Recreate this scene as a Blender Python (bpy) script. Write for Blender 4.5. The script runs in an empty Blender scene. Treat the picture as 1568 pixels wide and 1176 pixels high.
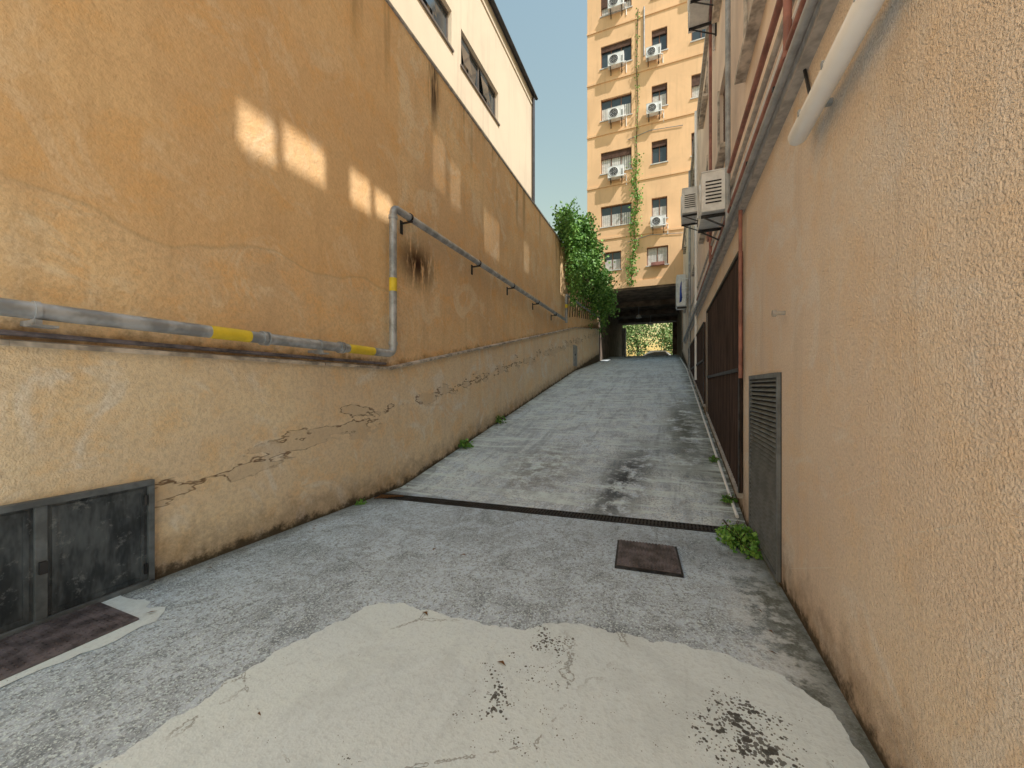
import bpy, math, random
from mathutils import Vector, Matrix
random.seed(7)
S=bpy.context.scene
# heights are measured from eye level (street level in the yard = -1.6 m)
def g(y):
    if y<5.0: return -1.6
    if y<17.5: return -1.6+.187*(y-5.0)
    if y<30: return .7375+.125*(y-17.5)
    return 2.3
# ---------------------------------------------------------------- node helper
class NT:
    def __init__(s,name,rough=.85,spec=.3,metal=0):
        m=bpy.data.materials.new(name); m.use_nodes=True; s.m=m; s.t=m.node_tree
        s.b=s.t.nodes['Principled BSDF']; s.b.inputs['Roughness'].default_value=rough
        s.b.inputs['Specular IOR Level'].default_value=spec; s.b.inputs['Metallic'].default_value=metal
        tc=s.t.nodes.new('ShaderNodeTexCoord'); s.co=tc.outputs['Object']
        sp=s.t.nodes.new('ShaderNodeSeparateXYZ'); s.t.links.new(s.co,sp.inputs[0])
        s.x,s.y,s.z=sp.outputs
    def put(s,sock,v):
        if isinstance(v,bpy.types.NodeSocket): s.t.links.new(v,sock)
        elif isinstance(v,(tuple,list)) and len(v)==3 and sock.type=='RGBA': sock.default_value=(*v,1)
        else: sock.default_value=v
    def ma(s,op,a,b=0,c=None,clamp=False):
        n=s.t.nodes.new('ShaderNodeMath'); n.operation=op; n.use_clamp=clamp
        s.put(n.inputs[0],a); s.put(n.inputs[1],b)
        if c is not None: s.put(n.inputs[2],c)
        return n.outputs[0]
    def sc(s,k,v=None,off=(0,0,0)):
        n=s.t.nodes.new('ShaderNodeMapping'); s.t.links.new(v or s.co,n.inputs[0])
        n.inputs['Scale'].default_value=k; n.inputs['Location'].default_value=off; return n.outputs[0]
    def noise(s,scale,detail=3,rough=.55,v=None,dist=0):
        n=s.t.nodes.new('ShaderNodeTexNoise'); s.t.links.new(v or s.co,n.inputs['Vector'])
        n.inputs['Scale'].default_value=scale; n.inputs['Detail'].default_value=min(detail,4 if scale<10 else 2)
        n.inputs['Roughness'].default_value=rough; n.inputs['Distortion'].default_value=dist
        return n.outputs[0]
    def vor(s,scale,feat='F1',v=None):
        n=s.t.nodes.new('ShaderNodeTexVoronoi'); n.feature=feat; s.t.links.new(v or s.co,n.inputs['Vector'])
        n.inputs['Scale'].default_value=scale; return n.outputs['Distance']
    def mr(s,v,a,b,c=0,d=1,smooth=True):
        n=s.t.nodes.new('ShaderNodeMapRange'); n.clamp=True
        if smooth: n.interpolation_type='SMOOTHSTEP'
        s.put(n.inputs[0],v)
        for i,k in enumerate((a,b,c,d)): s.put(n.inputs[i+1],k)
        return n.outputs[0]
    def mix(s,f,a,b,mode='MIX'):
        n=s.t.nodes.new('ShaderNodeMix'); n.data_type='RGBA'; n.blend_type=mode
        s.put(n.inputs[0],f); s.put(n.inputs[6],a); s.put(n.inputs[7],b); return n.outputs[2]
    def blob(s,a,b,ca,cb,ra,rb):
        u=s.ma('DIVIDE',s.ma('SUBTRACT',a,ca),ra); v=s.ma('DIVIDE',s.ma('SUBTRACT',b,cb),rb)
        r=s.ma('SQRT',s.ma('ADD',s.ma('MULTIPLY',u,u),s.ma('MULTIPLY',v,v)))
        return s.mr(r,0,1,1,0)
    def bump(s,h,strength=.5,dist=.01,prev=None):
        n=s.t.nodes.new('ShaderNodeBump'); n.inputs['Strength'].default_value=strength
        n.inputs['Distance'].default_value=dist; s.put(n.inputs['Height'],h)
        if prev: s.t.links.new(prev,n.inputs['Normal'])
        return n.outputs[0]
    def out(s,col,nrm=None,rough=None):
        s.put(s.b.inputs['Base Color'],col)
        if nrm: s.t.links.new(nrm,s.b.inputs['Normal'])
        if rough is not None: s.put(s.b.inputs['Roughness'],rough)
        return s.m
def mul(c,k): return tuple(min(.97,x*k) for x in c)

def plain(name,c,rough=.6,metal=0,var=.25,scale=6,spec=.4,bs=40,bstr=0):
    n=NT(name,rough,spec,metal)
    f=n.mr(n.noise(scale,3,.65),.35,.65)
    col=n.mix(f,mul(c,1-var),mul(c,1+var*.5))
    return n.out(col,n.bump(n.noise(bs,2),bstr,.004) if bstr else None)

def wall_mat(name,base,grain=90,gstr=.5,gd=.008,top=None,damp=.5,peel=False,stain=False,var=.22,lowz=True,simple=False,scuff=False):
    n=NT(name,.92,.12)
    big=n.noise(.55,4,.6,dist=.6); fine=n.noise(60 if scuff else 30,2,.7)
    col=n.mix(n.mr(big,.34,.66),mul(base,1-var),mul(base,1+var*.45))
    sat=(base[0]*.97,base[1]*.84,base[2]*.62)
    pale=(min(.95,base[0]*1.08),min(.9,base[1]*1.2),min(.85,base[2]*1.5))
    st=n.noise(1,3,.7,n.sc((4,4,.28)))
    col=n.mix(n.mr(st,.5,.75,0,.4),col,mul(base,.66))
    if not simple:
        med=n.noise(2.6,4,.65,dist=.4)
        col=n.mix(n.mr(med,.45,.68,0,.35 if scuff else .6),col,sat)
        col=n.mix(n.mr(n.noise(1.3,4,.7,n.sc((1,1,1),off=(7,3,9)),dist=1.),.52,.66,0,.6),col,pale)
        col=n.mix(n.mr(fine,.38,.68,.0,.4),col,mul(base,.6))
    grd=n.ma('SUBTRACT',n.ma('MULTIPLY',n.ma('MAXIMUM',n.ma('SUBTRACT',n.y,5.0),0),.187),1.6)
    rel=n.ma('SUBTRACT',n.z,grd)
    bumpchain=None
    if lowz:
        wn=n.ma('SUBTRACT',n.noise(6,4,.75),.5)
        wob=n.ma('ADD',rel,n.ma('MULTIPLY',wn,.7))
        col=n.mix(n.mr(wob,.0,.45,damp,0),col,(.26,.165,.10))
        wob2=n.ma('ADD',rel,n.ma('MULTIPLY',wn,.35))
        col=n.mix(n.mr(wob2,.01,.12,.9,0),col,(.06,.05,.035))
    if peel:
        line=n.ma('SUBTRACT',n.z,n.ma('ADD',n.ma('MULTIPLY',n.y,.19),-1.27))
        nn=n.noise(2.0,4,.66,n.sc((1,.55,1.9)))
        band=n.ma('MULTIPLY',n.ma('ABSOLUTE',line),.7)
        pv=n.ma('SUBTRACT',nn,band)
        msk=n.mr(pv,.465,.473)
        edge=n.ma('MULTIPLY',n.mr(pv,.44,.465),n.mr(pv,.468,.485,1,0))
        col=n.mix(n.ma('MULTIPLY',msk,.5),col,mul(base,.72))
        top_edge=n.ma('MULTIPLY',edge,n.ma('MULTIPLY',n.mr(n.noise(2.2,2),.38,.52),n.mr(line,-.2,-.02)))
        col=n.mix(n.ma('MULTIPLY',top_edge,.85),col,(.17,.09,.045))
        bumpchain=n.bump(n.ma('SUBTRACT',1,msk),.6,.014)
    if top is not None:
        tz=n.ma('SUBTRACT',top,n.z)
        dr=n.noise(1,3,.6,n.sc((3.3,3.3,.12),off=(1,.3,2)))
        m=n.ma('MULTIPLY',n.mr(dr,.54,.7),n.mr(tz,0,1.6,.75,0))
        col=n.mix(m,col,(.14,.085,.05))
    if stain:
        col=n.mix(n.ma('MULTIPLY',n.blob(n.y,n.z,5.95,5.5,.28,.95),n.mr(n.noise(1,3,.7,n.sc((9,9,1.2))),.35,.55,0,.95)),col,(.035,.022,.016))
        k=n.ma('MULTIPLY',n.blob(n.y,n.z,5.45,2.1,.85,.6),n.mr(n.noise(1,4,.7,n.sc((8,8,1.6))),.34,.50,0,1))
        col=n.mix(k,col,(.05,.022,.012))
        cur=n.ma('ADD',n.z,n.ma('ADD',n.ma('MULTIPLY',n.y,-.04),n.ma('MULTIPLY',n.ma('SUBTRACT',n.noise(.8,2),.5),.9)))
        yy=n.mr(n.y,4.9,5.0,1,0)
        m=n.ma('MULTIPLY',n.mr(cur,1.28,1.30),yy)
        col=n.mix(n.ma('MULTIPLY',m,.35),col,mul(sat,.88))
        le=n.ma('MULTIPLY',n.mr(cur,1.26,1.29),n.mr(cur,1.29,1.32,1,0))
        col=n.mix(n.ma('MULTIPLY',n.ma('MULTIPLY',le,yy),.3),col,mul(base,.5))
        lg=n.ma('SUBTRACT',rel,1.87)
        lw=n.ma('ADD',lg,n.ma('MULTIPLY',n.ma('SUBTRACT',n.noise(7,4,.7),.5),.4))
        col=n.mix(n.mr(lw,0,.2,.75,0),col,(.16,.075,.03))
    if scuff:
        a=n.ma('ADD',n.z,n.ma('MULTIPLY',n.y,.45))
        for c0,yy0,ww in ((.55,2.35,.3),(.18,3.0,.5),(.30,1.75,.15)):
            l=n.mr(n.ma('ABSOLUTE',n.ma('SUBTRACT',a,c0)),.0,.006,1,0); l=n.ma('MULTIPLY',l,n.mr(n.ma('ABSOLUTE',n.ma('SUBTRACT',n.y,yy0)),ww*.6,ww,1,0))
            l=n.ma('MULTIPLY',l,n.mr(fine,.4,.5)); col=n.mix(n.ma('MULTIPLY',l,.7),col,(.9,.84,.76))
    g1=n.noise(grain,2,.6)
    b=n.bump(g1,gstr,gd,bumpchain)
    if not simple and not scuff:
        b=n.bump(n.noise(grain*.23,2,.6),.4,.02,b)
    return n.out(col,b)

M={}
M['wallU']=wall_mat('ochre_render',(.96,.655,.38),grain=70,gstr=.5,top=5.85,stain=True,lowz=False,var=.14)
M['wallL']=wall_mat('tan_render',(.97,.775,.555),grain=85,gstr=.7,gd=.01,peel=True,damp=.6,var=.08)
M['wallR']=wall_mat('roughcast_render',(.97,.81,.68),grain=95,gstr=1.0,gd=.022,damp=.6,var=.07,scuff=True)
M['wallRU']=wall_mat('upper_render',(.92,.75,.63),grain=60,gstr=.4,lowz=False,top=8.0,var=.2,simple=True)
M['apt']=wall_mat('apricot_render',(.90,.58,.33),grain=40,gstr=.3,lowz=False,var=.08,simple=True)
M['cream']=wall_mat('cream_render',(.84,.71,.54),grain=40,gstr=.3,lowz=False,var=.06,simple=True)
M['coping']=plain('stone_coping',(.48,.45,.42),.9,scale=9)
M['ledge']=plain('weathered_ledge',(.58,.51,.44),.9,var=.5,scale=5)
M['dark']=plain('dark_interior',(.012,.012,.014),.8)
M['tunnel']=plain('dark_brown_plaster',(.20,.15,.115),.9,var=.4,scale=2)  # mottled dark brown plaster for the passage
M['iron']=plain('dark_iron',(.05,.05,.055),.5,.5,var=.5,scale=8)
M['rust']=plain('rusty_plate',(.19,.165,.18),.5,.2,var=.5,scale=7)
M['pipe']=plain('galvanised_pipe',(.47,.49,.52),.4,.3,var=.35,scale=5)
M['yellow']=plain('yellow_tape',(.90,.66,.05),.5,0,var=.1)
M['white']=plain('white_enamel',(.94,.95,.96),.35,0,var=.03)
M['acw']=plain('aged_white_metal',(.84,.84,.83),.45,0,var=.12)
M['grey']=plain('grey_paint',(.36,.38,.40),.5,.1,var=.25)
M['charcoal']=plain('charcoal_metal',(.16,.18,.20),.45,.2,var=.3)
M['eave']=plain('dark_eave',(.06,.06,.07),.5,.3)
M['redpipe']=plain('red_brown_pipe',(.34,.15,.12),.5,0,var=.3)
M['brown']=plain('brown_shutter',(.13,.065,.04),.65,0,var=.3)
M['frame']=plain('window_frame',(.20,.09,.05),.55,0,var=.2)
M['alu']=plain('aluminium_frame',(.22,.19,.17),.45,.3,var=.2)
M['sill']=plain('marble_sill',(.66,.64,.6),.6,var=.15)
M['curtain']=plain('curtain',(.66,.64,.6),.9,var=.15)
M['blue']=plain('blue_cloth',(.02,.08,.45),.9)
M['dead']=plain('dead_leaf',(.16,.08,.035),.9)
n=NT('window_glass',.06,.6); M['glass']=n.out((.05,.065,.075))
n=NT('wood_slats',.8,.2)
f=n.noise(1,3,.7,n.sc((30,30,1.2)))
M['wood']=n.out(n.mix(n.mr(f,.3,.7),(.024,.016,.014),(.10,.065,.055)))
n=NT('hatch_metal',.5,.4,.2)
f=n.noise(1,4,.75,n.sc((5,5,1.6)))
c=n.mix(n.mr(f,.38,.66),(.03,.038,.048),(.12,.14,.16)); c=n.mix(n.mr(n.noise(9,4,.8),.56,.7,0,.6),c,(.26,.28,.30))
M['hatch']=n.out(c,n.bump(f,.2,.003))
def leafmat(name,c1,c2):
    n=NT(name,.5,.4); ge=n.t.nodes.new('ShaderNodeNewGeometry')
    r=ge.outputs['Random Per Island']
    col=n.mix(r,c1,c2); col=n.mix(n.mr(n.noise(1.6,2),.4,.65,0,.5),col,mul(c1,.75))
    return n.out(col)
M['leaf']=leafmat('ivy_leaves',(.07,.19,.03),(.26,.48,.10))
M['leafb']=leafmat('vine_leaves',(.11,.30,.05),(.32,.55,.12))
M['leaft']=leafmat('tree_leaves',(.12,.22,.05),(.36,.50,.18))
M['bark']=plain('bark',(.10,.07,.045),.95,var=.4,scale=12)

def concrete(name,base,kind):
    n=NT(name,.88,.2)
    big=n.noise(.7,4,.65,dist=.7); med=n.noise(3.2,4,.75,dist=.3); fine=n.noise(34,2,.8); vf=n.noise(72,2,.75)
    col=n.mix(n.mr(big,.35,.65),mul(base,.74),mul(base,1.15))
    if kind!='white':
        col=n.mix(n.mr(med,.42,.62,0,.8),col,mul(base,1.35))
        col=n.mix(n.mr(n.noise(2.2,4,.8,n.sc((1.6,.8,1),off=(5,2,0)),dist=.8),.50,.66,0,.8),col,mul(base,.5))
        col=n.mix(n.mr(n.noise(9,4,.8,n.sc((1.3,.6,1),off=(1,2,0))),.52,.68,0,.6),col,mul(base,1.45))
        col=n.mix(n.mr(fine,.48,.64,0,.72),col,mul(base,.40))
        col=n.mix(n.mr(vf,.52,.62,0,.85),col,mul(base,1.6))
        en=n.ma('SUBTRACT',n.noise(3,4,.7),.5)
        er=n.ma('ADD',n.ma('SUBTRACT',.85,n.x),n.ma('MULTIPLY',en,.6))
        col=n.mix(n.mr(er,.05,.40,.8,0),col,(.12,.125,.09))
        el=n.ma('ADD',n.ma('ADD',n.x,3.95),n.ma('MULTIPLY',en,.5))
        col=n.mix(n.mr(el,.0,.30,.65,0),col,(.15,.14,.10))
    if kind=='ramp':
        tr=n.noise(1,4,.75,n.sc((5,.45,1)),dist=.5)
        col=n.mix(n.mr(tr,.5,.66,0,.6),col,mul(base,.52))
        tr=n.noise(1,4,.75,n.sc((.9,6,1)),dist=.8)
        col=n.mix(n.mr(tr,.48,.62,0,.75),col,mul(base,1.33))
        ax=n.ma('SUBTRACT',n.x,n.ma('MULTIPLY',n.ma('SUBTRACT',n.y,5),.13))
        k=n.ma('MULTIPLY',n.blob(ax,n.y,-.72,6.0,.6,2.8),n.mr(med,.38,.54,0,1)); col=n.mix(k,col,(.08,.09,.10))
        k=n.ma('MULTIPLY',n.blob(n.x,n.y,.38,9.,.7,4.8),n.mr(n.noise(2.5,4,.7),.34,.52,0,.95)); col=n.mix(k,col,(.15,.165,.14))
        k=n.ma('MULTIPLY',n.blob(n.x,n.y,-2.0,6.2,1.,1.8),n.mr(n.noise(5,4,.75),.42,.58,0,.7)); col=n.mix(k,col,(.19,.18,.17))
    if kind=='flat':
        k=n.ma('MULTIPLY',n.blob(n.x,n.y,.62,3.0,.35,1.6),n.mr(n.noise(6,4,.7),.42,.56)); col=n.mix(n.ma('MULTIPLY',k,.75),col,(.78,.83,.86))
        k=n.ma('MULTIPLY',n.blob(n.x,n.y,.1,4.2,1.6,.7),n.mr(med,.4,.6)); col=n.mix(n.ma('MULTIPLY',k,.6),col,(.24,.25,.26))
        k=n.blob(n.y,n.x,4.45,-3.75,.5,.45); col=n.mix(n.ma('MULTIPLY',k,.7),col,(.09,.08,.045))
    if kind=='white':
        tr=n.noise(1,4,.75,n.sc((8,1.2,1)),dist=.7)
        col=n.mix(n.mr(tr,.48,.7,0,.3),base,mul(base,.78))
        col=n.mix(n.mr(big,.4,.65,0,.5),col,mul(base,1.06))
        col=n.mix(n.mr(n.noise(1.6,4,.75,n.sc((1,1,1),off=(4,4,0)),dist=.6),.5,.66,0,.35),col,mul(base,.74))
        col=n.mix(n.mr(fine,.5,.66,0,.35),col,mul(base,.76))
        msk=None
        for (cx,cy,ra,rb) in [(.34,2.02,.48,.5),(.42,1.70,.36,.5),(-.70,2.28,.3,.26),(-.8,1.75,.2,.24),(-.3,1.3,.6,.35),(-.72,1.85,.6,.7)]:
            w=.5 if ra>=.6 else 1
            b=n.ma('MULTIPLY',n.blob(n.x,n.y,cx,cy,ra,rb),w)
            msk=b if msk is None else n.ma('MAXIMUM',msk,b)
        nz=n.ma('SUBTRACT',n.noise(9,4,.7),.5)
        wx=n.sc((1,1,0)); vd=n.vor(30,'F1',wx); vd2=n.vor(62,'F1',n.sc((1,1,0),off=(2,1,0)))
        t1=n.ma('ADD',n.ma('MULTIPLY',msk,.50),n.ma('SUBTRACT',n.ma('MULTIPLY',nz,1.5),.12))
        k=n.mr(n.ma('SUBTRACT',vd,t1),-.06,.0,1,0); col=n.mix(n.ma('MULTIPLY',k,.92),col,(.065,.065,.06))
        t2=n.ma('ADD',n.ma('MULTIPLY',msk,.52),n.ma('SUBTRACT',n.ma('MULTIPLY',nz,1.7),.08))
        k=n.mr(n.ma('SUBTRACT',vd2,t2),-.06,.0,1,0); col=n.mix(n.ma('MULTIPLY',k,.85),col,(.09,.09,.085))
        ck=n.vor(.9,'DISTANCE_TO_EDGE',n.sc((1,1,1),off=(.3,.8,0)))
        wv=n.ma('ADD',ck,n.ma('MULTIPLY',n.ma('SUBTRACT',n.noise(7,4,.7),.5),.10))
        k=n.ma('MULTIPLY',n.mr(n.ma('ABSOLUTE',wv),.0,.005,1,0),n.mr(n.noise(1.5,2),.46,.56)); col=n.mix(n.ma('MULTIPLY',k,.7),col,(.2,.2,.19))
    b=n.bump(med,.25 if kind!='white' else .12,.02); b=n.bump(fine,.7 if kind!='white' else .4,.012,b)
    return n.out(col,b)
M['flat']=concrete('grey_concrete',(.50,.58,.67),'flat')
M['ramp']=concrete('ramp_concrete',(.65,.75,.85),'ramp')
M['whitec']=concrete('white_screed',(.82,.92,.97),'white')
M['ground']=plain('earth',(.20,.19,.16),.95)
M['yard']=plain('pale_bounce_paving',(.82,.85,.88),.9,var=.08,scale=2)
M['asphalt']=plain('asphalt',(.06,.06,.06),.9)
M['carpaint']=plain('white_car_paint',(.8,.8,.8),.25,0,var=.02)
M['tyre']=plain('tyre',(.02,.02,.02),.8)

# ---------------------------------------------------------------- mesh helper
class MB:
    def __init__(s,*mats): s.v=[];s.f=[];s.mi=[];s.mats=mats
    def add(s,vs,fs,mi=0):
        o=len(s.v); s.v+= [tuple(p) for p in vs]; s.f+=[tuple(i+o for i in f) for f in fs]; s.mi+=[mi]*len(fs)
    def poly(s,pts,mi=0): s.add(pts,[tuple(range(len(pts)))],mi)
    def box(s,x0,x1,y0,y1,z0,z1,mi=0):
        s.add([(x0,y0,z0),(x1,y0,z0),(x1,y1,z0),(x0,y1,z0),(x0,y0,z1),(x1,y0,z1),(x1,y1,z1),(x0,y1,z1)],
              [(3,2,1,0),(4,5,6,7),(0,1,5,4),(1,2,6,5),(2,3,7,6),(3,0,4,7)],mi)
    def mbox(s,F,u0,u1,n0,n1,z0,z1,mi=0):
        s.add([F(u0,n0,z0),F(u1,n0,z0),F(u1,n1,z0),F(u0,n1,z0),F(u0,n0,z1),F(u1,n0,z1),F(u1,n1,z1),F(u0,n1,z1)],
              [(3,2,1,0),(4,5,6,7),(0,1,5,4),(1,2,6,5),(2,3,7,6),(3,0,4,7)],mi)
    def tube(s,pts,r,n=14,mi=0,bend=0):
        P=[Vector(p) for p in pts]
        if bend>0 and len(P)>2:
            Q=[P[0]]
            for i in range(1,len(P)-1):
                a=(P[i-1]-P[i]).normalized()*bend; b=(P[i+1]-P[i]).normalized()*bend
                A=P[i]+a;B=P[i]+b
                for k in range(7):
                    t=k/6; Q.append(A.lerp(P[i],t).lerp(P[i].lerp(B,t),t))
            Q.append(P[-1]); P=Q
        rr=r if isinstance(r,(list,tuple)) else [r]*len(P)
        up=None; o=len(s.v)
        for i,p in enumerate(P):
            t=(P[min(i+1,len(P)-1)]-P[max(i-1,0)]).normalized()
            if up is None: up=t.orthogonal().normalized()
            up=(up-t*up.dot(t)).normalized(); w=t.cross(up)
            for k in range(n):
                a=2*math.pi*k/n; s.v.append(tuple(p+(up*math.cos(a)+w*math.sin(a))*rr[i]))
        for i in range(len(P)-1):
            for k in range(n):
                s.f.append((o+i*n+k,o+i*n+(k+1)%n,o+(i+1)*n+(k+1)%n,o+(i+1)*n+k)); s.mi.append(mi)
        s.f.append(tuple(o+k for k in range(n))); s.mi.append(mi)
        s.f.append(tuple(o+(len(P)-1)*n+k for k in range(n))); s.mi.append(mi)
    def obj(s,name,parent=None,smooth=False,bevel=0):
        me=bpy.data.meshes.new(name); me.from_pydata(s.v,[],s.f)
        for m in s.mats: me.materials.append(M[m])
        me.polygons.foreach_set('material_index',s.mi)
        if smooth: me.polygons.foreach_set('use_smooth',[True]*len(s.f))
        me.update(); o=bpy.data.objects.new(name,me); S.collection.objects.link(o)
        if smooth:
            try:
                me.set_sharp_from_angle(angle=math.radians(40))
            except Exception: pass
        if parent: o.parent=parent
        if bevel:
            b=o.modifiers.new('bevel','BEVEL'); b.width=bevel; b.segments=2; b.limit_method='ANGLE'
        return o
def empty(name):
    o=bpy.data.objects.new(name,None); S.collection.objects.link(o); o.empty_display_size=.2; return o
def facade(mb,F,u0,u1,z0,z1,holes,depth=.18,mi=0):
    us=sorted({u0,u1}|{h[0] for h in holes}|{h[1] for h in holes}); zs=sorted({z0,z1}|{h[2] for h in holes}|{h[3] for h in holes})
    us=[u for u in us if u0<=u<=u1]; zs=[z for z in zs if z0<=z<=z1]
    for i in range(len(us)-1):
        for j in range(len(zs)-1):
            cu=(us[i]+us[i+1])/2; cz=(zs[j]+zs[j+1])/2
            if any(h[0]<cu<h[1] and h[2]<cz<h[3] for h in holes): continue
            mb.poly([F(us[i],0,zs[j]),F(us[i+1],0,zs[j]),F(us[i+1],0,zs[j+1]),F(us[i],0,zs[j+1])],mi)
    for h in holes:
        a,b,c,d=h[:4]
        for (p,q) in (((a,c),(b,c)),((b,c),(b,d)),((b,d),(a,d)),((a,d),(a,c))):
            mb.poly([F(p[0],0,p[1]),F(q[0],0,q[1]),F(q[0],-depth,q[1]),F(p[0],-depth,p[1])],mi)

# ---------------------------------------------------------------- ground
def strip(name,x0,x1,ys,mat,dz=0,nx=1,parent=None):
    mb=MB(mat); nx1=nx+1
    for y in ys:
        for i in range(nx1): mb.v.append((x0+(x1-x0)*i/nx,y,g(y)+dz))
    for j in range(len(ys)-1):
        for i in range(nx):
            mb.f.append((j*nx1+i,j*nx1+i+1,(j+1)*nx1+i+1,(j+1)*nx1+i)); mb.mi.append(0)
    return mb.obj(name,parent,smooth=True)
strip('ground',-700,700,[-700,-50,5,17.5,30,60,700],'ground',dz=-.04)
strip('concrete_yard',-3.96,.86,[-2.0,0,4.75],'flat',nx=2)
strip('added_bounce_court',-3.96,16,[-24,-14,-2.0],'yard',dz=.0,nx=2)  # unseen court behind the camera, added to bounce sunlight into the alley
strip('ramp_road',-3.96,.86,[4.75,5.0]+[5.0+i*1.25 for i in range(1,11)]+[17.5+i*1.25 for i in range(1,11)]+[40],'ramp',nx=2)
strip('street',-60,60,[40,48],'asphalt',dz=-.02)
edge=[(-2.25,-1.95),(-2.2,.3),(-2.19,.85),(-2.19,1.27),(-2.14,1.74),(-1.96,2.24),(-1.75,2.31),(-1.33,2.28),(-.876,2.35),(-.615,2.53),(-.35,2.56),(-.077,2.54),(.29,2.6),(.54,2.52),(.70,2.38),(.77,2.26),(.80,1.9),(.82,1.0),(.82,-1.95)]
pts=[]; ph=[random.uniform(0,6) for _ in range(6)]; acc=0
for i in range(len(edge)-1):
    a,b=edge[i],edge[i+1]; L=math.dist(a,b); k=max(1,int(min(L,4)/.018)); tx,ty=(b[0]-a[0])/L,(b[1]-a[1])/L
    for j in range(k):
        t=j/k; s_=acc+L*t
        w=.012*math.sin(s_*9+ph[0])+.010*math.sin(s_*23+ph[1])+.007*math.sin(s_*51+ph[2])+random.uniform(-.008,.008)
        if a[0]>.75: w*=.4
        pts.append((a[0]+(b[0]-a[0])*t-ty*w,a[1]+(b[1]-a[1])*t+tx*w))
    acc+=L
mb=MB('whitec'); mb.poly([(x,y,-1.6+.010) for x,y in pts]+[(.82,-1.95,-1.590)])
for i in range(len(pts)-1):
    (x,y),(x2,y2)=pts[i],pts[i+1]; mb.poly([(x,y,-1.590),(x2,y2,-1.590),(x2,y2,-1.604),(x,y,-1.604)])
mb.obj('white_concrete_screed')
mb=MB('whitec')
o=[(-3.95,1.60)];i_=[(-3.95,1.475)]
for t in range(1,15): x=-3.95+.68*t/15; o.append((x,1.60+random.uniform(-.03,.03))); i_.append((min(x,-3.345),1.475))
for t in range(30): y=1.5-t*.07; o.append((-3.26+random.uniform(-.02,.02)+(.04 if y>1.2 else 0),y)); i_.append((-3.345,min(y,1.475)))
for a in range(len(o)-1): mb.poly([(*o[a],-1.595),(*o[a+1],-1.595),(*i_[a+1],-1.595),(*i_[a],-1.595)])
mb.obj('mortar_border')
mb=MB('rust','iron'); mb.box(-3.93,-3.35,-.6,1.47,-1.6,-1.585)
y=.2
k=0
while y<1.45:
    x=-3.91+(.02 if k%2 else 0)
    while x<-3.37:
        mb.box(x,x+.02,y,y+.008,-1.585,-1.580); x+=.04
    y+=.03;k+=1
mb.obj('steel_floor_plate')
# drain
mb=MB('dark','iron')
def dp(t,w):
    x=-3.92+4.72*t; y=4.47+.36*t+w; return (x,y)
def dbox(t0,t1,w0,w1,h0,h1,mi):
    a=[dp(t0,w0),dp(t1,w0),dp(t1,w1),dp(t0,w1)]
    mb.add([(p[0],p[1],-1.6+h0) for p in a]+[(p[0],p[1],-1.6+h1) for p in a],[(3,2,1,0),(4,5,6,7),(0,1,5,4),(1,2,6,5),(2,3,7,6),(3,0,4,7)],mi)
dbox(0,1,-.085,.085,-.03,.004,0); dbox(0,1,-.10,-.085,-.02,.012,1); dbox(0,1,.085,.10,-.02,.012,1)
for i in range(118): dbox(i/118,(i+.5)/118,-.085,.085,.003,.010,1)
dbox(0,1,-.006,.006,.003,.0105,1)
mb.obj('drain_grate')
# manhole
mb=MB('rust','iron','dark')
c=Vector((-.165,3.78)); R=Matrix.Rotation(math.radians(4),2)
def mp(x,y,z): p=R@Vector((x,y)); return (c.x+p.x,c.y+p.y,z)
def MF(u,nn,z): return mp(u,nn,z)
mb.mbox(MF,-.28,.28,-.30,.30,-1.61,-1.577,1); mb.mbox(MF,-.262,.262,-.282,.282,-1.58,-1.571,0)
for i in range(17):
    for j in range(18):
        x=-.25+i*.03; y=-.27+j*.031; mb.mbox(MF,x,x+.017,y,y+.018,-1.572,-1.561,0)
mb.obj('manhole_cover')
mb=MB('dead')
for i in range(60):
    x=random.choice([random.uniform(-3.8,.75),random.uniform(-3.85,-3.6),random.uniform(.5,.8)]); y=random.uniform(1.2,9); z=g(y)+.013; a=random.uniform(0,6.3); s_=random.uniform(.012,.035)
    mb.poly([(x,y,z),(x+math.cos(a)*s_,y+math.sin(a)*s_,z+.008),(x+math.cos(a)*2*s_,y+math.sin(a)*2*s_,z+.003),(x+math.cos(a)*s_+math.sin(a)*s_*.6,y+math.sin(a)*s_-math.cos(a)*s_*.6,z+.01)])
for i in range(7): mb.tube([(-3.85+i*.03,4.3+i*.02,-1.59),(-3.78+i*.02,4.38,-1.55),(-3.7+i*.03,4.35+i*.03,-1.58)],.008,5)
mb.obj('fallen_leaves')

# ---------------------------------------------------------------- left retaining wall
W=empty('retaining_wall')
XL=-3.95
def led(y): return .27+max(0,min(y,17.5)-4.7)*.192+max(0,y-17.5)*.13
ys=[-12,4.7]+[4.7+i*1.28 for i in range(1,11)]+[20,24.3]
mb=MB('wallL')
for a,b in zip(ys[:-1],ys[1:]):
    mb.poly([(XL+.03,a,min(g(a),g(b)-.2)-.1),(XL+.03,b,g(b)-.1),(XL+.03,b,led(b)),(XL+.03,a,led(a))])
mb.obj('plinth',W)
mb=MB('wallU')
for a,b in zip(ys[:-1],ys[1:]):
    mb.poly([(XL,a,led(a)-.1),(XL,b,led(b)-.1),(XL,b,5.85),(XL,a,5.85)])
mb.poly([(XL-.3,-12,5.85),(XL,-12,5.85),(XL,24.3,5.85),(XL-.3,24.3,5.85)])
mb.poly([(XL-.3,-12,-1.6),(XL-.3,24.3,-1.6),(XL-.3,24.3,5.85),(XL-.3,-12,5.85)])
mb.obj('render_face',W)
mb=MB('ledge')
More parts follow.
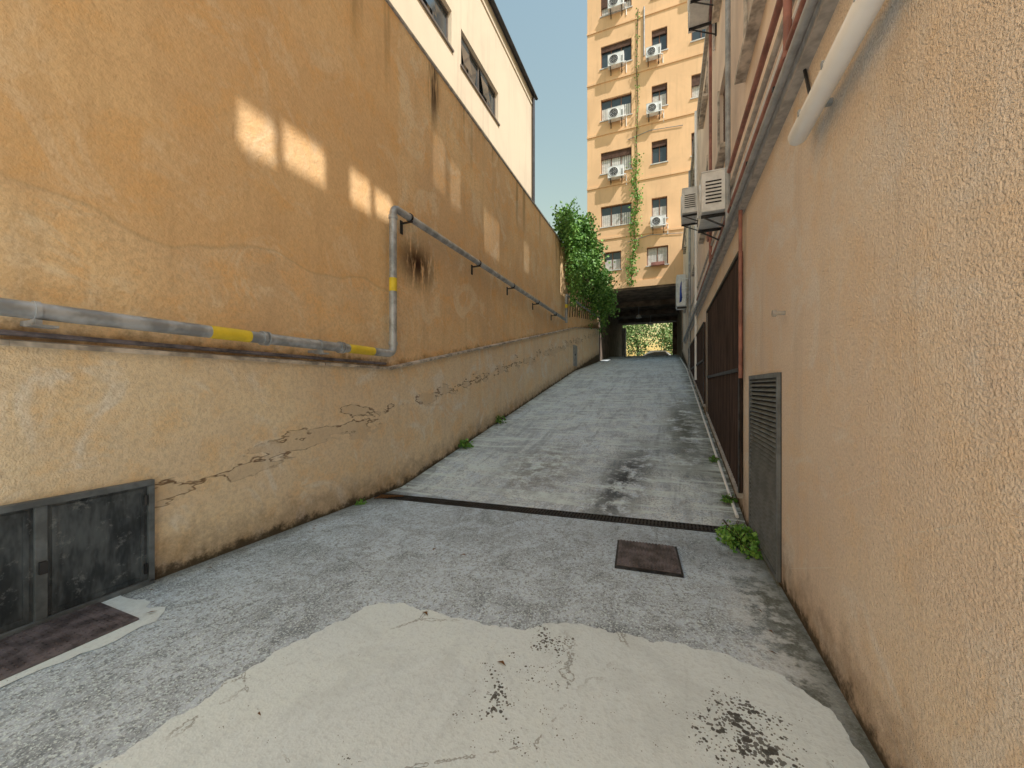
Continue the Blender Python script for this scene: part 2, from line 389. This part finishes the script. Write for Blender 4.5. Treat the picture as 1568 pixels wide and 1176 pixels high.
for a,b in zip(ys[:-1],ys[1:]):
    n_=max(1,int((b-a)/.3))
    for q in range(n_):
        a1=a+(b-a)*q/n_; b1=a+(b-a)*(q+1)/n_; j=random.uniform(-.006,.006)
        mb.add([(XL-.01,a1,led(a1)),(XL+.075+j,a1,led(a1)-.01),(XL+.075+j,a1,led(a1)+.025),(XL-.01,a1,led(a1)+.04),
            (XL-.01,b1,led(b1)),(XL+.075+j,b1,led(b1)-.01),(XL+.075+j,b1,led(b1)+.025),(XL-.01,b1,led(b1)+.04)],[(0,1,5,4),(1,2,6,5),(2,3,7,6)])
mb.obj('ledge',W)
mb=MB('coping'); 
y=-12
while y<24.3:
    mb.box(XL-.34,XL+.03,y,min(y+1.19,24.3),5.853,5.895+random.uniform(0,.006)); y+=1.2
mb.obj('coping',W)

# hatch in plinth
H=empty('cellar_hatch')
def FL(u,nn,z): return (XL+.03+nn,u,z)
mb=MB('charcoal'); 
for (a,b,c_,d) in [(.42,1.80,-.80,-.755),(.42,.46,-1.58,-.80),(1.76,1.80,-1.58,-.80),(.42,1.80,-1.60,-1.56)]: mb.mbox(FL,a,b,0.003,.05,c_,d)
mb.mbox(FL,1.16,1.22,.003,.045,-1.56,-.80)
mb.obj('frame',H,bevel=.004)
mb=MB('hatch','iron')
mb.mbox(FL,.46,1.16,.003,.025,-1.56,-.80); mb.mbox(FL,1.22,1.76,.003,.025,-1.56,-.80)
for a,b in((.48,1.14),(1.24,1.74)):
    mb.mbox(FL,a,b,.025,.032,-.85,-.82); mb.mbox(FL,a,b,.025,.032,-1.55,-1.52); mb.mbox(FL,a,a+.025,.025,.032,-1.52,-.85); mb.mbox(FL,b-.025,b,.025,.032,-1.52,-.85)
mb.mbox(FL,1.175,1.21,.045,.075,-1.25,-1.17,1)
mb.tube([FL(1.74,.05,-1.5),FL(1.74,.05,-1.42)],.012,8,1); mb.tube([FL(1.74,.05,-.95),FL(1.74,.05,-.87)],.012,8,1)
mb.obj('leaves',H)

# gas pipe
G=empty('gas_pipe')
px=XL+.17
mb=MB('pipe','yellow','iron')
mb.tube([(px,-9,.49),(px,4.62,.49),(px,4.62,2.68),(px,15.1,2.70)],.055,18,0,bend=.12)
mb.obj('main_pipe',G,smooth=True)
mb=MB('yellow','pipe','iron')
for a,b in ((2.15,2.5),(3.75,4.2),(.2,.45)): mb.tube([(px,a,.49),(px,b,.49)],.0575,18,0)
mb.tube([(px,4.62,1.42),(px,4.62,1.62)],.0575,18,0)
for y in (.5,2.62,3.6): mb.tube([(px,y,.49),(px,y+.03,.49)],.072,18,1); mb.tube([(px,y+.05,.49),(px,y+.07,.49)],.072,18,1)
for y in (-.5,1.12,3.3): 
    mb.box(XL-.01,px+.05,y,y+.03,.40,.43,1); mb.tube([(px,y+.002,.49),(px,y+.03,.49)],.064,14,1); mb.box(px-.05,px+.06,y-.02,y+.1,.385,.40,1)
for y in (5.0,7.4,9.4,11.5,13.6):
    mb.box(XL-.01,px+.05,y,y+.035,2.605,2.625,2); mb.tube([(px,y,2.685),(px,y+.035,2.685)],.066,14,2)
    mb.box(XL-.01,XL+.015,y-.01,y+.05,2.45,2.66,2)
for z in (.62,2.5): mb.tube([(px,4.62,z),(px,4.62,z+.05)],.066,16,1)
mb.obj('collars_and_brackets',G,smooth=True)
G=empty('gas_pipe'); mb=MB('pipe','yellow','iron')
mb.tube([(px,15.25,2.6),(px,15.25,3.75),(px,24.2,4.2)],.05,14,0,bend=.12)
mb.obj('riser',G,smooth=True)
mb=MB('yellow','iron'); mb.tube([(px,15.25,3.2),(px,15.25,3.35)],.053,14,0)
for y in (17,19.5,22): mb.box(XL-.01,px+.05,y,y+.05,3.70+(y-15)*.05,3.73+(y-15)*.05,1)
mb.obj('bands',G)
mb=MB('rust'); mb.tube([(XL+.05,-9,.345),(XL+.05,4.6,.345)],.018,8); mb.obj('service_conduit',smooth=True)
mb=MB('grey','iron'); mb.mbox(FL,17.1,17.75,0,.05,.95,1.9,0); mb.mbox(FL,17.16,17.69,.05,.06,1.0,1.85,0); mb.mbox(FL,17.18,17.22,.06,.09,1.4,1.5,1)
mb.obj('meter_cabinet',bevel=.006)

def window(mb,F,u0,u1,z0,z1,depth,fr,gl,sh=None,shut=0.0,cur=None,split=2,curt=1.):
    d=-depth+.03; t=.05
    mb.mbox(F,u0,u1,-depth-.02,-depth,z0,z1,gl)
    for i in range(split+1):
        u=u0+(u1-u0-t)*i/split; mb.mbox(F,u,u+t,-depth+.001,d,z0,z1,fr)
    mb.mbox(F,u0,u1,-depth+.002,d+.003,z0,z0+t,fr); mb.mbox(F,u0,u1,-depth+.002,d+.003,z1-t,z1,fr)
    if cur is not None:
        k=14
        for i in range(k):
            a=u0+t+(u1-u0-2*t)*i/k; b=a+(u1-u0-2*t)/k*.82
            mb.mbox(F,a,b,-depth+.0005,-depth+.006+.004*(i%2),z0+t,z0+t+(z1-z0-2*t)*curt,cur)
    if sh is not None and shut>0:
        zz=z1; bot=z1-(z1-z0)*shut
        while zz>bot:
            mb.mbox(F,u0+.01,u1-.01,-.09,-.065,max(zz-.05,bot),zz-.008,sh); zz-=.055
        mb.mbox(F,u0+.01,u1-.01,-.105,-.09,bot,z1,sh)

def ac(name,F,u,nn,z,w=.85,h=.6,d=.32):
    E=empty(name)
    mb=MB('acw'); mb.mbox(F,u-w/2,u+w/2,nn,nn+d,z,z+h); mb.mbox(F,u-w/2-.008,u+w/2+.008,nn-.005,nn+d+.008,z+h,z+h+.02); mb.obj('casing',E,bevel=.015)
    mb=MB('dark','acw','iron')
    cu=u-w*.13; cz=z+h*.5; r=h*.4
    ring=[F(cu+r*math.cos(a*math.pi/16),nn+d+.004,cz+r*math.sin(a*math.pi/16)) for a in range(32)]
    mb.poly(ring,0)
    for rr in (1,.72,.42):
        P=[F(cu+r*rr*math.cos(a*math.pi/12),nn+d+.012,cz+r*rr*math.sin(a*math.pi/12)) for a in range(25)]
        mb.tube(P,.005 if rr<1 else .014,5,1)
    for a in range(8):
        t=a*math.pi/4; mb.tube([F(cu,nn+d+.012,cz),F(cu+r*math.cos(t),nn+d+.012,cz+r*math.sin(t))],.003,4,1)
    for i in range(6): mb.mbox(F,u+w*.33,u+w*.45,nn+d+.001,nn+d+.006,z+h*.15+i*.06,z+h*.15+i*.06+.02,0)
    # side grille and valve cover
    for i in range(7): mb.mbox(F,u-w/2-.006,u-w/2-.001,nn+.05,nn+d-.05,z+h*.2+i*.05,z+h*.2+i*.05+.018,0)
    mb.obj('fan_grille',E)
    mb=MB('iron','acw')
    for s in (-.35,.35):
        mb.mbox(F,u+w*s-.02,u+w*s+.02,0,nn+d,z-.04,z-.005); mb.mbox(F,u+w*s-.02,u+w*s+.02,0,.03,z-.3,z-.04)
        mb.tube([F(u+w*s,.01,z-.28),F(u+w*s,nn+d-.03,z-.03)],.012,6)
    mb.tube([F(u+w*.5,nn+.1,z+h*.3),F(u+w*.62,nn+.1,z+h*.25),F(u+w*.62,.03,z+h*.2),F(u+w*.62,.02,z-.4)],.025,8,1,bend=.04)
    mb.obj('bracket',E)
    return E

# ---------------------------------------------------------------- cream building
B=empty('cream_building')
XC=-4.6
def FC(u,nn,z): return (XC+nn,u,z)
holes=[(-2.0,1.6,7.8,8.68),(2.2,4.8,7.8,8.68),(5.2,7.66,7.8,8.68),(8.1,10.3,7.76,8.66)]
mb=MB('cream')
facade(mb,FC,-12,13.4,-1.6,10.68,holes,.2)
mb.poly([(XC,13.4,-1.6),(-15,13.4,-1.6),(-15,13.4,10.68),(XC,13.4,10.68)]); mb.poly([(XC,-12,-1.6),(-15,-12,-1.6),(-15,-12,10.68),(XC,-12,10.68)])
mb.mbox(FC,-12,13.42,-.3,.03,10.35,10.68)
mb.obj('walls',B)
mb=MB('eave'); mb.box(-15.2,XC+.12,-12.2,13.52,10.68,10.74); mb.tube([(XC+.14,-12.2,10.68),(XC+.14,13.5,10.68)],.05,10); mb.obj('roof',B)
mb=MB('alu','glass','curtain')
for h in holes: window(mb,FC,h[0],h[1],h[2],h[3],.12,0,1,split=4)
for h in holes: mb.mbox(FC,h[0]-.05,h[1]+.05,-.02,.04,h[2]-.05,h[2]-.003,0)
for h in holes:
    w=(h[1]-h[0])/4
    for i in (0,2):
        a=h[0]+w*i+.05; mb.add([FC(a,-.08,h[3]-.05),FC(a+w-.1,-.08,h[3]-.05),FC(a+w-.1,.04,h[2]+.1),FC(a,.04,h[2]+.1)],[(0,1,2,3)],1)
mb.obj('windows',B)
mb=MB('eave'); mb.tube([(XC+.08,13.3,10.6),(XC+.08,13.3,-1)],.05,10); mb.obj('downpipe',B,smooth=True)

# ---------------------------------------------------------------- apartment building
A=empty('apartment_building')
YA=24.5; ZC=6.1
def FA(u,nn,z): return (u,YA-nn,z)
rowsL=[(26.65,28.1),(23.35,24.8),(20.05,21.45),(16.75,18.1),(13.4,14.75),(10.05,11.35)]
cols=[(-3.84,-1.98),(-.82,.05),(1.35,2.9),(4.2,5.1),(6.2,7.6)]
holes=[]
for (a,b) in cols:
    for (c_,d) in rowsL: holes.append((a,b,c_,d))
low=[(-3.65,-2.6,7.3,8.45),(-1.1,.1,7.3,8.42),(1.35,2.5,7.3,8.42)]
holes+=low
mb=MB('apt','tunnel','coping')
facade(mb,FA,-4.7,9,ZC,31,holes,.22)
mb.poly([(-4.7,YA,ZC),(-4.7,38.5,ZC),(-4.7,38.5,31),(-4.7,YA,31)]); mb.poly([(9,YA,ZC),(9,38.5,ZC),(9,38.5,31),(9,YA,31)])
mb.poly([(-4.7,38.5,ZC),(9,38.5,ZC),(9,38.5,31),(-4.7,38.5,31)])
mb.box(-4.9,9.2,YA-.3,38.7,31,31.3,2)
for z in (9.25,12.55,15.85,19.15,22.45,25.75,29.05): mb.mbox(FA,-4.72,9.02,0,.05,z,z+.12,0)
mb.mbox(FA,-4.7,9,.001,.06,ZC-.02,ZC+.38,0)
mb.obj('walls',A)
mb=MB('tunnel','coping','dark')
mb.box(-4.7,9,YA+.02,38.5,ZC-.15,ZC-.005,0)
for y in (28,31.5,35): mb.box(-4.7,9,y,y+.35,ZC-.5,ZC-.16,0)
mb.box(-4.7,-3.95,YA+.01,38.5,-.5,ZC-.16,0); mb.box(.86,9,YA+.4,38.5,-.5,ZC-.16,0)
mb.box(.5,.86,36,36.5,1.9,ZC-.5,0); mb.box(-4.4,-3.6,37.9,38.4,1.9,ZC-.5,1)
mb.obj('passage',A)
mb=MB('frame','glass','brown','curtain','sill')
rs=random.Random(5)
for h in holes:
    wide=(h[1]-h[0])>1.3
    sh=rs.choice([0,.25,.45,.3,.6]) ; cu=3 if rs.random()<.6 else None
    if h in low: sh=0; cu=3
    if abs(h[2]-10.05)<.1: sh=0; cu=3
    window(mb,FA,*h,.16,0,1,2,sh,cu,split=3 if wide else 2,curt=rs.choice([.6,1,1]))
    mb.mbox(FA,h[0]-.06,h[1]+.06,-.1,.06,h[2]-.06,h[2]-.003,4)
mb.obj('windows',A)
for (x,z) in [(-2.88,23.3),(-2.88,19.75),(-2.88,16.45),(-2.88,12.85)]: ac('air_conditioner',FA,x,.12,z,w=.95,h=.68)
for (x,z) in [(-.72,19.55),(-.68,16.2),(-.45,9.45),(1.9,23.2)]: ac('air_conditioner',FA,x,.12,z,w=.85,h=.6)
mb=MB('grey'); mb.tube([FA(-1.25,.06,20),FA(-1.25,.06,23.0)],.04,8); mb.tube([FA(-4.5,.07,6.6),FA(-4.5,.07,9.1)],.03,8)
for z in (8.9,15.2): mb.tube([FA(-2.2,.04,z),FA(-.9,.04,z+.25),FA(.9,.04,z+.1)],.018,6)
mb.obj('cables',A)
mb=MB('redpipe','leafb'); mb.mbox(FA,-.85,-.1,.07,.25,7.22,7.42)
mb.obj('planter',bevel=.01)
for (x,y) in ((-1.9,29.8),(-1.2,33.4)):
    mb=MB('grey','white'); mb.tube([(x,y,ZC-.16),(x,y,ZC-.75)],.02,8,0); mb.tube([(x,y,ZC-.75),(x,y,ZC-.82),(x,y,ZC-1.0)],[.04,.16,.2],14,1); mb.obj('pendant_lamp',smooth=True)

# ---------------------------------------------------------------- right building
Bd=empty('side_building'); XR=.85; YB=-2.0
def FR(u,nn,z): return (XR-nn,u,z)
def FU(u,nn,z): return (XR+.06-nn,u,z)
mb=MB('wallR'); ys=[YB,5,9.5,13.5,17.5,21,24.49]
for a,b in zip(ys[:-1],ys[1:]): mb.poly([(XR,a,g(a)-.1),(XR,b,g(b)-.1),(XR,b,2.1),(XR,a,2.1)])
mb.obj('lower_wall',Bd)
wh=[(.6,1.7,3.85,5.4),(4.2,5.4,3.85,5.4),(6.9,8.0,3.85,5.4),(10.1,11.2,3.85,5.4),(13.4,14.4,3.85,5.4),(17,18,3.85,5.4),(20.5,21.5,3.85,5.4)]
wh+=[(a,b,6.9,7.7) for a,b,_,_ in wh]
mb=MB('wallRU','coping'); facade(mb,FU,YB,24.49,2.1,8.0,wh,.2)
mb.box(XR+.06,9,YB,24.49,7.99,8.0,1); mb.box(XR-.02,XR+.35,YB,24.49,8.003,8.12,1)
mb.poly([(XR+.06,YB,-1.6),(9,YB,-1.6),(9,YB,8),(XR+.06,YB,8)])
mb.obj('upper_wall',Bd)
mb=MB('brown','glass','grey','curtain','ledge')
for i,h in enumerate(wh):
    window(mb,FU,*h,.15,0,1,0,[.5,.3,.7,.4,.2,.8][i%6],3,split=2)
    mb.mbox(FU,h[0]-.08,h[1]+.08,-.05,.12,h[2]-.07,h[2]-.003,4)
    for s in (h[0]-.03,h[1]-.03): mb.mbox(FU,s,s+.06,0,.03,h[2],h[3]+.06,4)
mb.obj('windows',Bd)
# unseen sun blocker added above the roof; its holes cast the wall patches
sd=(1.0,-.5,1.5); XS=3.0; k=(XS-XL)/sd[0]
def pr(y0,y1,z0,z1): return (y0+sd[1]*k,y1+sd[1]*k,z0+sd[2]*k,z1+sd[2]*k)
op=[pr(2.50,2.88,2.42,2.88),pr(2.98,3.54,2.50,2.96),pr(3.95,4.33,2.50,2.97),pr(4.42,4.80,2.55,2.93)]
op2=[pr(5.9,6.35,3.7,4.7),pr(6.5,6.95,3.6,4.5),pr(8.0,8.9,3.2,4.2),pr(10.7,11.2,3.5,4.4)]
def FS(u,nn,z): return (XS-nn,u,z)
ZT=5.95+sd[2]*k
mb=MB('cream','coping'); facade(mb,FS,-2.8,11.5,8,ZT,op+op2,.03)
facade(mb,FS,11.5,21.5,8,14.2,[],.03)
mb.box(XS-.05,XS+.08,-2.8,11.5,ZT+.003,ZT+.07,1)
for h in op2:  # bars across these holes weaken the sun patches they cast
    y=h[0]
    while y<h[1]: mb.box(XS-.004,XS+.004,y,y+.062,h[2],h[3],1); y+=.08
mb.obj('added_sun_blocker',Bd)
mb=MB('grey','redpipe','white','iron','coping')
mb.box(XR-.07,XR+.055,YB,20,2.05,2.16,4)
mb.tube([(XR-.11,YB,2.10),(XR-.11,19.8,2.14)],.03,10,0)
mb.tube([(XR-.05,YB,2.235),(XR-.05,19.8,2.25)],.032,10,0)
mb.tube([(XR-.04,3.3,2.37),(XR-.04,3.3,2.95),(XR-.04,9.0,3.05),(XR-.04,9.0,3.9)],.028,10,1,bend=.08)
mb.tube([(XR-.03,YB,2.42),(XR-.03,12,2.46)],.035,10,1)
mb.tube([(XR-.0,YB,2.62),(XR-.0,16,2.68)],.02,8,2)
mb.tube([(XR-.01,YB,2.75),(XR-.01,16,2.9)],.025,8,4)
for y in range(-2,20,1): mb.box(XR-.13,XR+.06,y+.3,y+.33,2.165,2.19,3)
mb.tube([(XR-.05,5.12,2.1),(XR-.05,5.12,.1)],.022,10,1)
mb.tube([(XR-.05,6.1,2.2),(XR-.05,6.1,8)],.035,10,0)
mb.tube([(XR-.03,8.6,2.2),(XR-.03,8.6,8)],.03,10,1)
mb.tube([(XR-.05,12.3,.2),(XR-.05,12.3,8)],.04,10,2)
mb.tube([(XR-.05,15.6,.4),(XR-.05,15.6,8)],.04,10,0)
mb.obj('service_pipes',smooth=True)
mb=MB('coping','dark'); mb.tube([(XR+.01,3.52,.57),(XR-.06,3.52,.57)],.016,12); mb.tube([(XR-.06,3.52,.57),(XR-.085,3.52,.57)],.026,12); mb.obj('vent_stub',smooth=True)
L=empty('fluorescent_lamp')
mb=MB('grey'); mb.box(.72,.80,1.66,2.84,1.555,1.60); mb.box(.80,.852,1.9,1.94,1.56,1.59); mb.box(.80,.852,2.6,2.64,1.56,1.59); mb.obj('housing',L,bevel=.008)
mb=MB('white'); mb.tube([(.745,1.64,1.53),(.745,1.68,1.53),(.745,2.82,1.53),(.745,2.86,1.53)],[.035,.052,.052,.035],18); mb.obj('diffuser',L,smooth=True)
mb=MB('grey','iron')
for y in (1.9,2.25,2.6): mb.box(.69,.70,y,y+.02,1.53,1.56)
mb.tube([(.8,2.85,1.58),(.84,2.9,1.75),(.83,3.0,2.05)],.01,6,1); mb.obj('clips',L,smooth=True)
V=empty('louvre_vent')
mb=MB('charcoal','dark')
mb.mbox(FR,3.62,4.76,0,.006,-1.56,.115,1)
for a,b,c_,d in((3.62,3.66,-1.56,.115),(4.72,4.76,-1.56,.115),(3.66,4.72,.075,.115),(3.66,4.72,-1.56,-1.52)): mb.mbox(FR,a,b,.006,.03,c_,d)
z=-1.51
while z<.06:
    mb.add([FR(3.66,.008,z+.026),FR(4.72,.008,z+.026),FR(4.72,.028,z+.004),FR(3.66,.028,z+.004),FR(4.72,.028,z),FR(3.66,.028,z)],[(0,1,2,3),(3,2,4,5)],0); z+=.042
mb.obj('blades',V)
def screen(y0,y1,top,mid):
    E=empty('slatted_screen'); mb=MB('wood','dark')
    mb.poly([FR(y0,.004,g(y0)+.28),FR(y1,.004,g(y1)+.28),FR(y1,.004,top),FR(y0,.004,top)],1)
    y=y0
    while y<y1-.05:
        b=g(y)+.28; mb.add([FR(y,.01,b),FR(y+.045,.01,b),FR(y+.045,.035,b),FR(y,.035,b),FR(y,.01,top),FR(y+.045,.01,top),FR(y+.045,.035,top),FR(y,.035,top)],[(3,2,1,0),(4,5,6,7),(0,1,5,4),(1,2,6,5),(2,3,7,6),(3,0,4,7)],0); y+=.085
    mb.obj('slats',E)
    mb=MB('iron','coping')
    for z in (top-.04,mid): mb.mbox(FR,y0,y1,.036,.055,z,z+.045,0)
    mb.add([FR(y0,.002,g(y0)+.22),FR(y1,.002,g(y1)+.22),FR(y1,.06,g(y1)+.22),FR(y0,.06,g(y0)+.22),FR(y0,.002,g(y0)+.28),FR(y1,.002,g(y1)+.28),FR(y1,.06,g(y1)+.28),FR(y0,.06,g(y0)+.28)],[(3,2,1,0),(4,5,6,7),(0,1,5,4),(1,2,6,5),(2,3,7,6),(3,0,4,7)],1)
    for y in (y0,y1-.04): mb.mbox(FR,y,y+.04,.036,.05,g(y)+.28,top,0)
    mb.obj('rails',E)
screen(5.25,9.2,1.62,.18); screen(9.9,16.8,1.5,.6)
mb=MB('white'); P=[(.78,y,g(y)+.02) for y in (5.2,8,11,14,17.5,22,26)]; mb.tube(P,.02,8); mb.obj('gutter_pipe',smooth=True)
ac('air_conditioner',FU,6.5,.14,2.5,w=.8,h=.56,d=.3); ac('air_conditioner',FU,10.8,.2,4.3,w=.85,h=.6,d=.34); ac('air_conditioner',FU,8.1,.16,7.15,w=.85,h=.6,d=.34)
mb=MB('acw','iron'); mb.mbox(FR,18.6,19.6,.05,.42,3.6,5.0); mb.mbox(FR,18.65,19.55,.42,.44,3.65,4.95); mb.mbox(FR,19.5,19.54,.44,.47,4.2,4.4,1); mb.mbox(FR,18.8,18.85,0,.4,3.52,3.6,1)
mb.obj('electrical_cabinet',bevel=.01)
mb=MB('blue','white')
for i,y in enumerate((16.2,16.5,16.85)):
    z=3.6; mb.add([FR(y,.3,z+.5),FR(y+.28,.33,z+.5),FR(y+.3,.26,z-.1),FR(y+.14,.36,z-.18),FR(y-.02,.3,z-.1)],[(0,1,2,3,4)],0)
mb.tube([FR(15.9,.3,4.1),FR(17.4,.3,4.1)],.008,5,1); mb.tube([FR(15.9,.3,4.1),FR(15.9,-.05,4.1)],.008,5,1); mb.tube([FR(17.4,.3,4.1),FR(17.4,-.05,4.1)],.008,5,1)
mb.obj('washing_line')

# ---------------------------------------------------------------- vegetation
def leaf(mb,p,size,mi=0,down=.3,rnd=random):
    d=Vector((rnd.gauss(0,1),rnd.gauss(0,1),rnd.gauss(-down,.8))).normalized()
    w=d.orthogonal().normalized(); w=(Matrix.Rotation(rnd.uniform(0,6.28),3,d)@w); n=d.cross(w)
    p=Vector(p); s=size*rnd.uniform(.6,1.25)
    a=p; b=p+d*s*.45+w*s*.42+n*s*.1; c_=p+d*s; e=p+d*s*.45-w*s*.42+n*s*.1
    mb.add([a,b,c_,e],[(0,1,2),(0,2,3)],mi)
def blobleaves(mb,c,r,n,size,mi=0,clumps=18,down=.3):
    cs=[]
    for _ in range(clumps):
        d=Vector((random.gauss(0,1),random.gauss(0,1),random.gauss(0,1))).normalized()*random.uniform(.55,1.05)
        cs.append((Vector((c[0]+d.x*r[0],c[1]+d.y*r[1],c[2]+d.z*r[2])),random.uniform(.25,.5)))
    for _ in range(n):
        q,k=random.choice(cs); s=min(r)*k+.12
        leaf(mb,q+Vector((random.gauss(0,s*.6),random.gauss(0,s*.7),random.gauss(0,s*.7))),size,mi,down)
V=empty('ivy')
mb=MB('leaf')
for c_,r,n in [((-3.75,15.0,6.35),(.3,.7,.75),1400),((-3.65,16.2,6.0),(.4,1.1,1.35),2800),((-3.55,17.8,5.95),(.5,1.3,1.35),3200),((-3.4,19.5,5.75),(.55,1.3,1.25),3000),((-3.35,21.2,5.35),(.6,1.3,.9),2400),((-3.35,22.8,4.9),(.5,1.2,.65),1500),((-3.3,16.9,7.0),(.3,.8,.3),600)]:
    blobleaves(mb,c_,r,n,.14,0,30)
for i in range(60):
    y=random.uniform(15.0,23.8); x=-3.8+random.uniform(0,.55); z=5.3; L_=random.uniform(.5,2.2)
    for j in range(int(L_*30)): leaf(mb,(x+random.gauss(0,.05),y+random.gauss(0,.07),z-L_*random.random()),.12,0,1.)
for i in range(16):
    y=random.uniform(14.6,19); x=-3.6; z=7.0
    for j in range(14): leaf(mb,(x+random.gauss(0,.04)+j*.02,y+j*.02,z+j*.035),.09,0,-.3)
mb.obj('foliage',V)
mb=MB('bark')
for i in range(14):
    y=16+i*.5; mb.tube([(-3.93,y,g(y)+2.5),(-3.9,y+.2,4.5),(-3.7,y+.1,5.9),(-3.4,y+.4,5.5),(-3.3,y+.5,4.6)],.018,5)
mb.obj('stems',V)
V=empty('climbing_vine'); mb=MB('leafb','bark')
pts=[(-2.0,6.2),(-1.95,7.5),(-1.75,8.8),(-1.85,10),(-1.6,11.3),(-1.75,12.6),(-1.65,14),(-1.7,15),(-1.6,17),(-1.68,19.4),(-1.6,23)]
mb.tube([FA(x,.05,z) for x,z in pts],.025,6,1)
for (x0,z0),(x1,z1) in zip(pts[:-1],pts[1:]):
    dens=95 if z0<14 else 16
    wd=.17 if z0<14 else .06
    for j in range(int(dens*(z1-z0))):
        t=random.random(); leaf(mb,FA(x0+(x1-x0)*t+random.gauss(0,wd),.1+abs(random.gauss(0,.1)),z0+(z1-z0)*t),.14 if z0<14 else .1,0,.6)
mb.obj('foliage',V)
def weed(x,y,z,r,n,size,mat='leafb'):
    mb=MB(mat,'bark')
    for i in range(8):
        a=random.uniform(0,6.28); mb.tube([(x,y,z),(x+math.cos(a)*r*.4,y+math.sin(a)*r*.4,z+r*.6),(x+math.cos(a)*r*.8,y+math.sin(a)*r*.8,z+r*.9)],.004,4,1)
    for i in range(n):
        d=Vector((random.gauss(0,1),random.gauss(0,1),abs(random.gauss(0,1)))).normalized()*r*random.random()**.4
        px_=min(x+d.x,XR-.01) if x>0 else max(x+d.x,XL+.05)
        leaf(mb,(px_,y+d.y,z+d.z),size,0,-.2)
    mb.obj('weed_plant')
weed(.70,4.42,-1.6,.20,420,.05); weed(.66,4.62,-1.6,.17,200,.045); weed(.76,4.2,-1.6,.10,110,.04)
weed(-3.83,6.9,g(6.9),.16,160,.06); weed(-3.85,8.7,g(8.7),.2,120,.06,'leaf'); weed(-3.85,4.05,-1.6,.06,60,.04); weed(.74,5.6,g(5.6),.1,120,.04); weed(.72,7.0,g(7),.09,80,.04,'leaf')
def tree(x,y,z,h,r):
    E=empty('tree'); mb=MB('bark'); mb.tube([(x,y,z),(x+.1,y,z+h*.4),(x-.05,y+.1,z+h*.75)],[.2,.14,.06],8)
    for i in range(7):
        a=i*.9; mb.tube([(x,y,z+h*(.35+.05*i)),(x+math.cos(a)*r*.5,y+math.sin(a)*r*.5,z+h*(.5+.05*i)),(x+math.cos(a)*r*.85,y+math.sin(a)*r*.85,z+h*(.6+.05*i))],[.08,.05,.02],6)
    mb.obj('trunk',E,smooth=True); mb=MB('leaft'); blobleaves(mb,(x,y,z+h*.68),(r,r,h*.36),2600,.28,0,45); mb.obj('crown',E)
tree(-3.5,52,2.3,6.5,2.6); tree(1.2,54,2.3,6.0,2.4); tree(5.5,53,2.3,7,2.8); tree(-8,54,2.3,7,2.8)
mb=MB('leaft'); 
for i in range(10): blobleaves(mb,(-9+i*2,50,3.3),(1.2,.7,.9),600,.22,0,14)
mb.obj('hedge')
mb=MB('iron')
for i in range(120): mb.box(-9+i*.15,-8.975+i*.15,48.2,48.225,2.3,4.3)
mb.box(-9,9,48.19,48.235,4.2,4.25); mb.box(-9,9,48.19,48.235,2.5,2.55); mb.obj('railing_fence')
C=empty('parked_car'); cz=2.3; cy=43.6
prof=[(-2.1,.35),(-2.12,.62),(-1.95,.78),(-1.05,.92),(-.35,1.40),(.2,1.47),(1.2,1.42),(1.75,1.0),(2.0,.9),(2.05,.5),(2.0,.32)]
mb=MB('carpaint')
nn=len(prof); cx=-1.3
ws=[.80 if z<.95 else .62 for _,z in prof]
mb.add([(cx+x,cy-w,cz+z) for (x,z),w in zip(prof,ws)]+[(cx+x,cy+w,cz+z) for (x,z),w in zip(prof,ws)],[tuple(range(nn)),tuple(range(2*nn-1,nn-1,-1))]+[(i,(i+1)%nn,(i+1)%nn+nn,i+nn) for i in range(nn)])
mb.obj('body',C,bevel=.05)
mb=MB('glass'); 
for s in (-1,1): mb.poly([(cx-.85,cy+s*.79,cz+.97),(cx-.3,cy+s*.66,cz+1.33),(cx+1.15,cy+s*.66,cz+1.35),(cx+1.6,cy+s*.79,cz+.99)])
mb.obj('windows',C)
mb=MB('tyre','grey')
for x in (-1.3,1.3):
    for s in (-1,1): mb.tube([(cx+x,cy+s*.62,cz+.31),(cx+x,cy+s*.84,cz+.31)],.31,20); mb.tube([(cx+x,cy+s*.80,cz+.31),(cx+x,cy+s*.85,cz+.31)],.19,16,1)
mb.obj('wheels',C)

# ---------------------------------------------------------------- light
w=bpy.data.worlds.new('World'); S.world=w; w.use_nodes=True
nt=w.node_tree; bg=nt.nodes['Background']; sk=nt.nodes.new('ShaderNodeTexSky'); sk.sky_type='NISHITA'; sk.sun_disc=False
el=math.atan2(sd[2],math.hypot(sd[0],sd[1])); sk.sun_elevation=el; sk.sun_rotation=math.atan2(sd[0],sd[1])
sk.air_density=3.5; sk.dust_density=.6; sk.ozone_density=2.5
nt.links.new(sk.outputs[0],bg.inputs[0]); bg.inputs[1].default_value=.15
ld=bpy.data.lights.new('sun','SUN'); ld.energy=5; ld.angle=math.radians(.5); ld.color=(1,.96,.9)
lo=bpy.data.objects.new('sun',ld); S.collection.objects.link(lo); lo.rotation_euler=Vector(sd).to_track_quat('Z','Y').to_euler()
cam=bpy.data.cameras.new('camera'); co=bpy.data.objects.new('camera',cam); S.collection.objects.link(co)
cam.sensor_width=36; cam.lens=36*585/1568; cam.shift_y=.0026; cam.clip_end=2000; cam.clip_start=.05
co.rotation_euler=(math.radians(90),0,math.radians(22)); S.camera=co
S.view_settings.view_transform='Standard'; S.view_settings.look='None'; S.view_settings.exposure=0
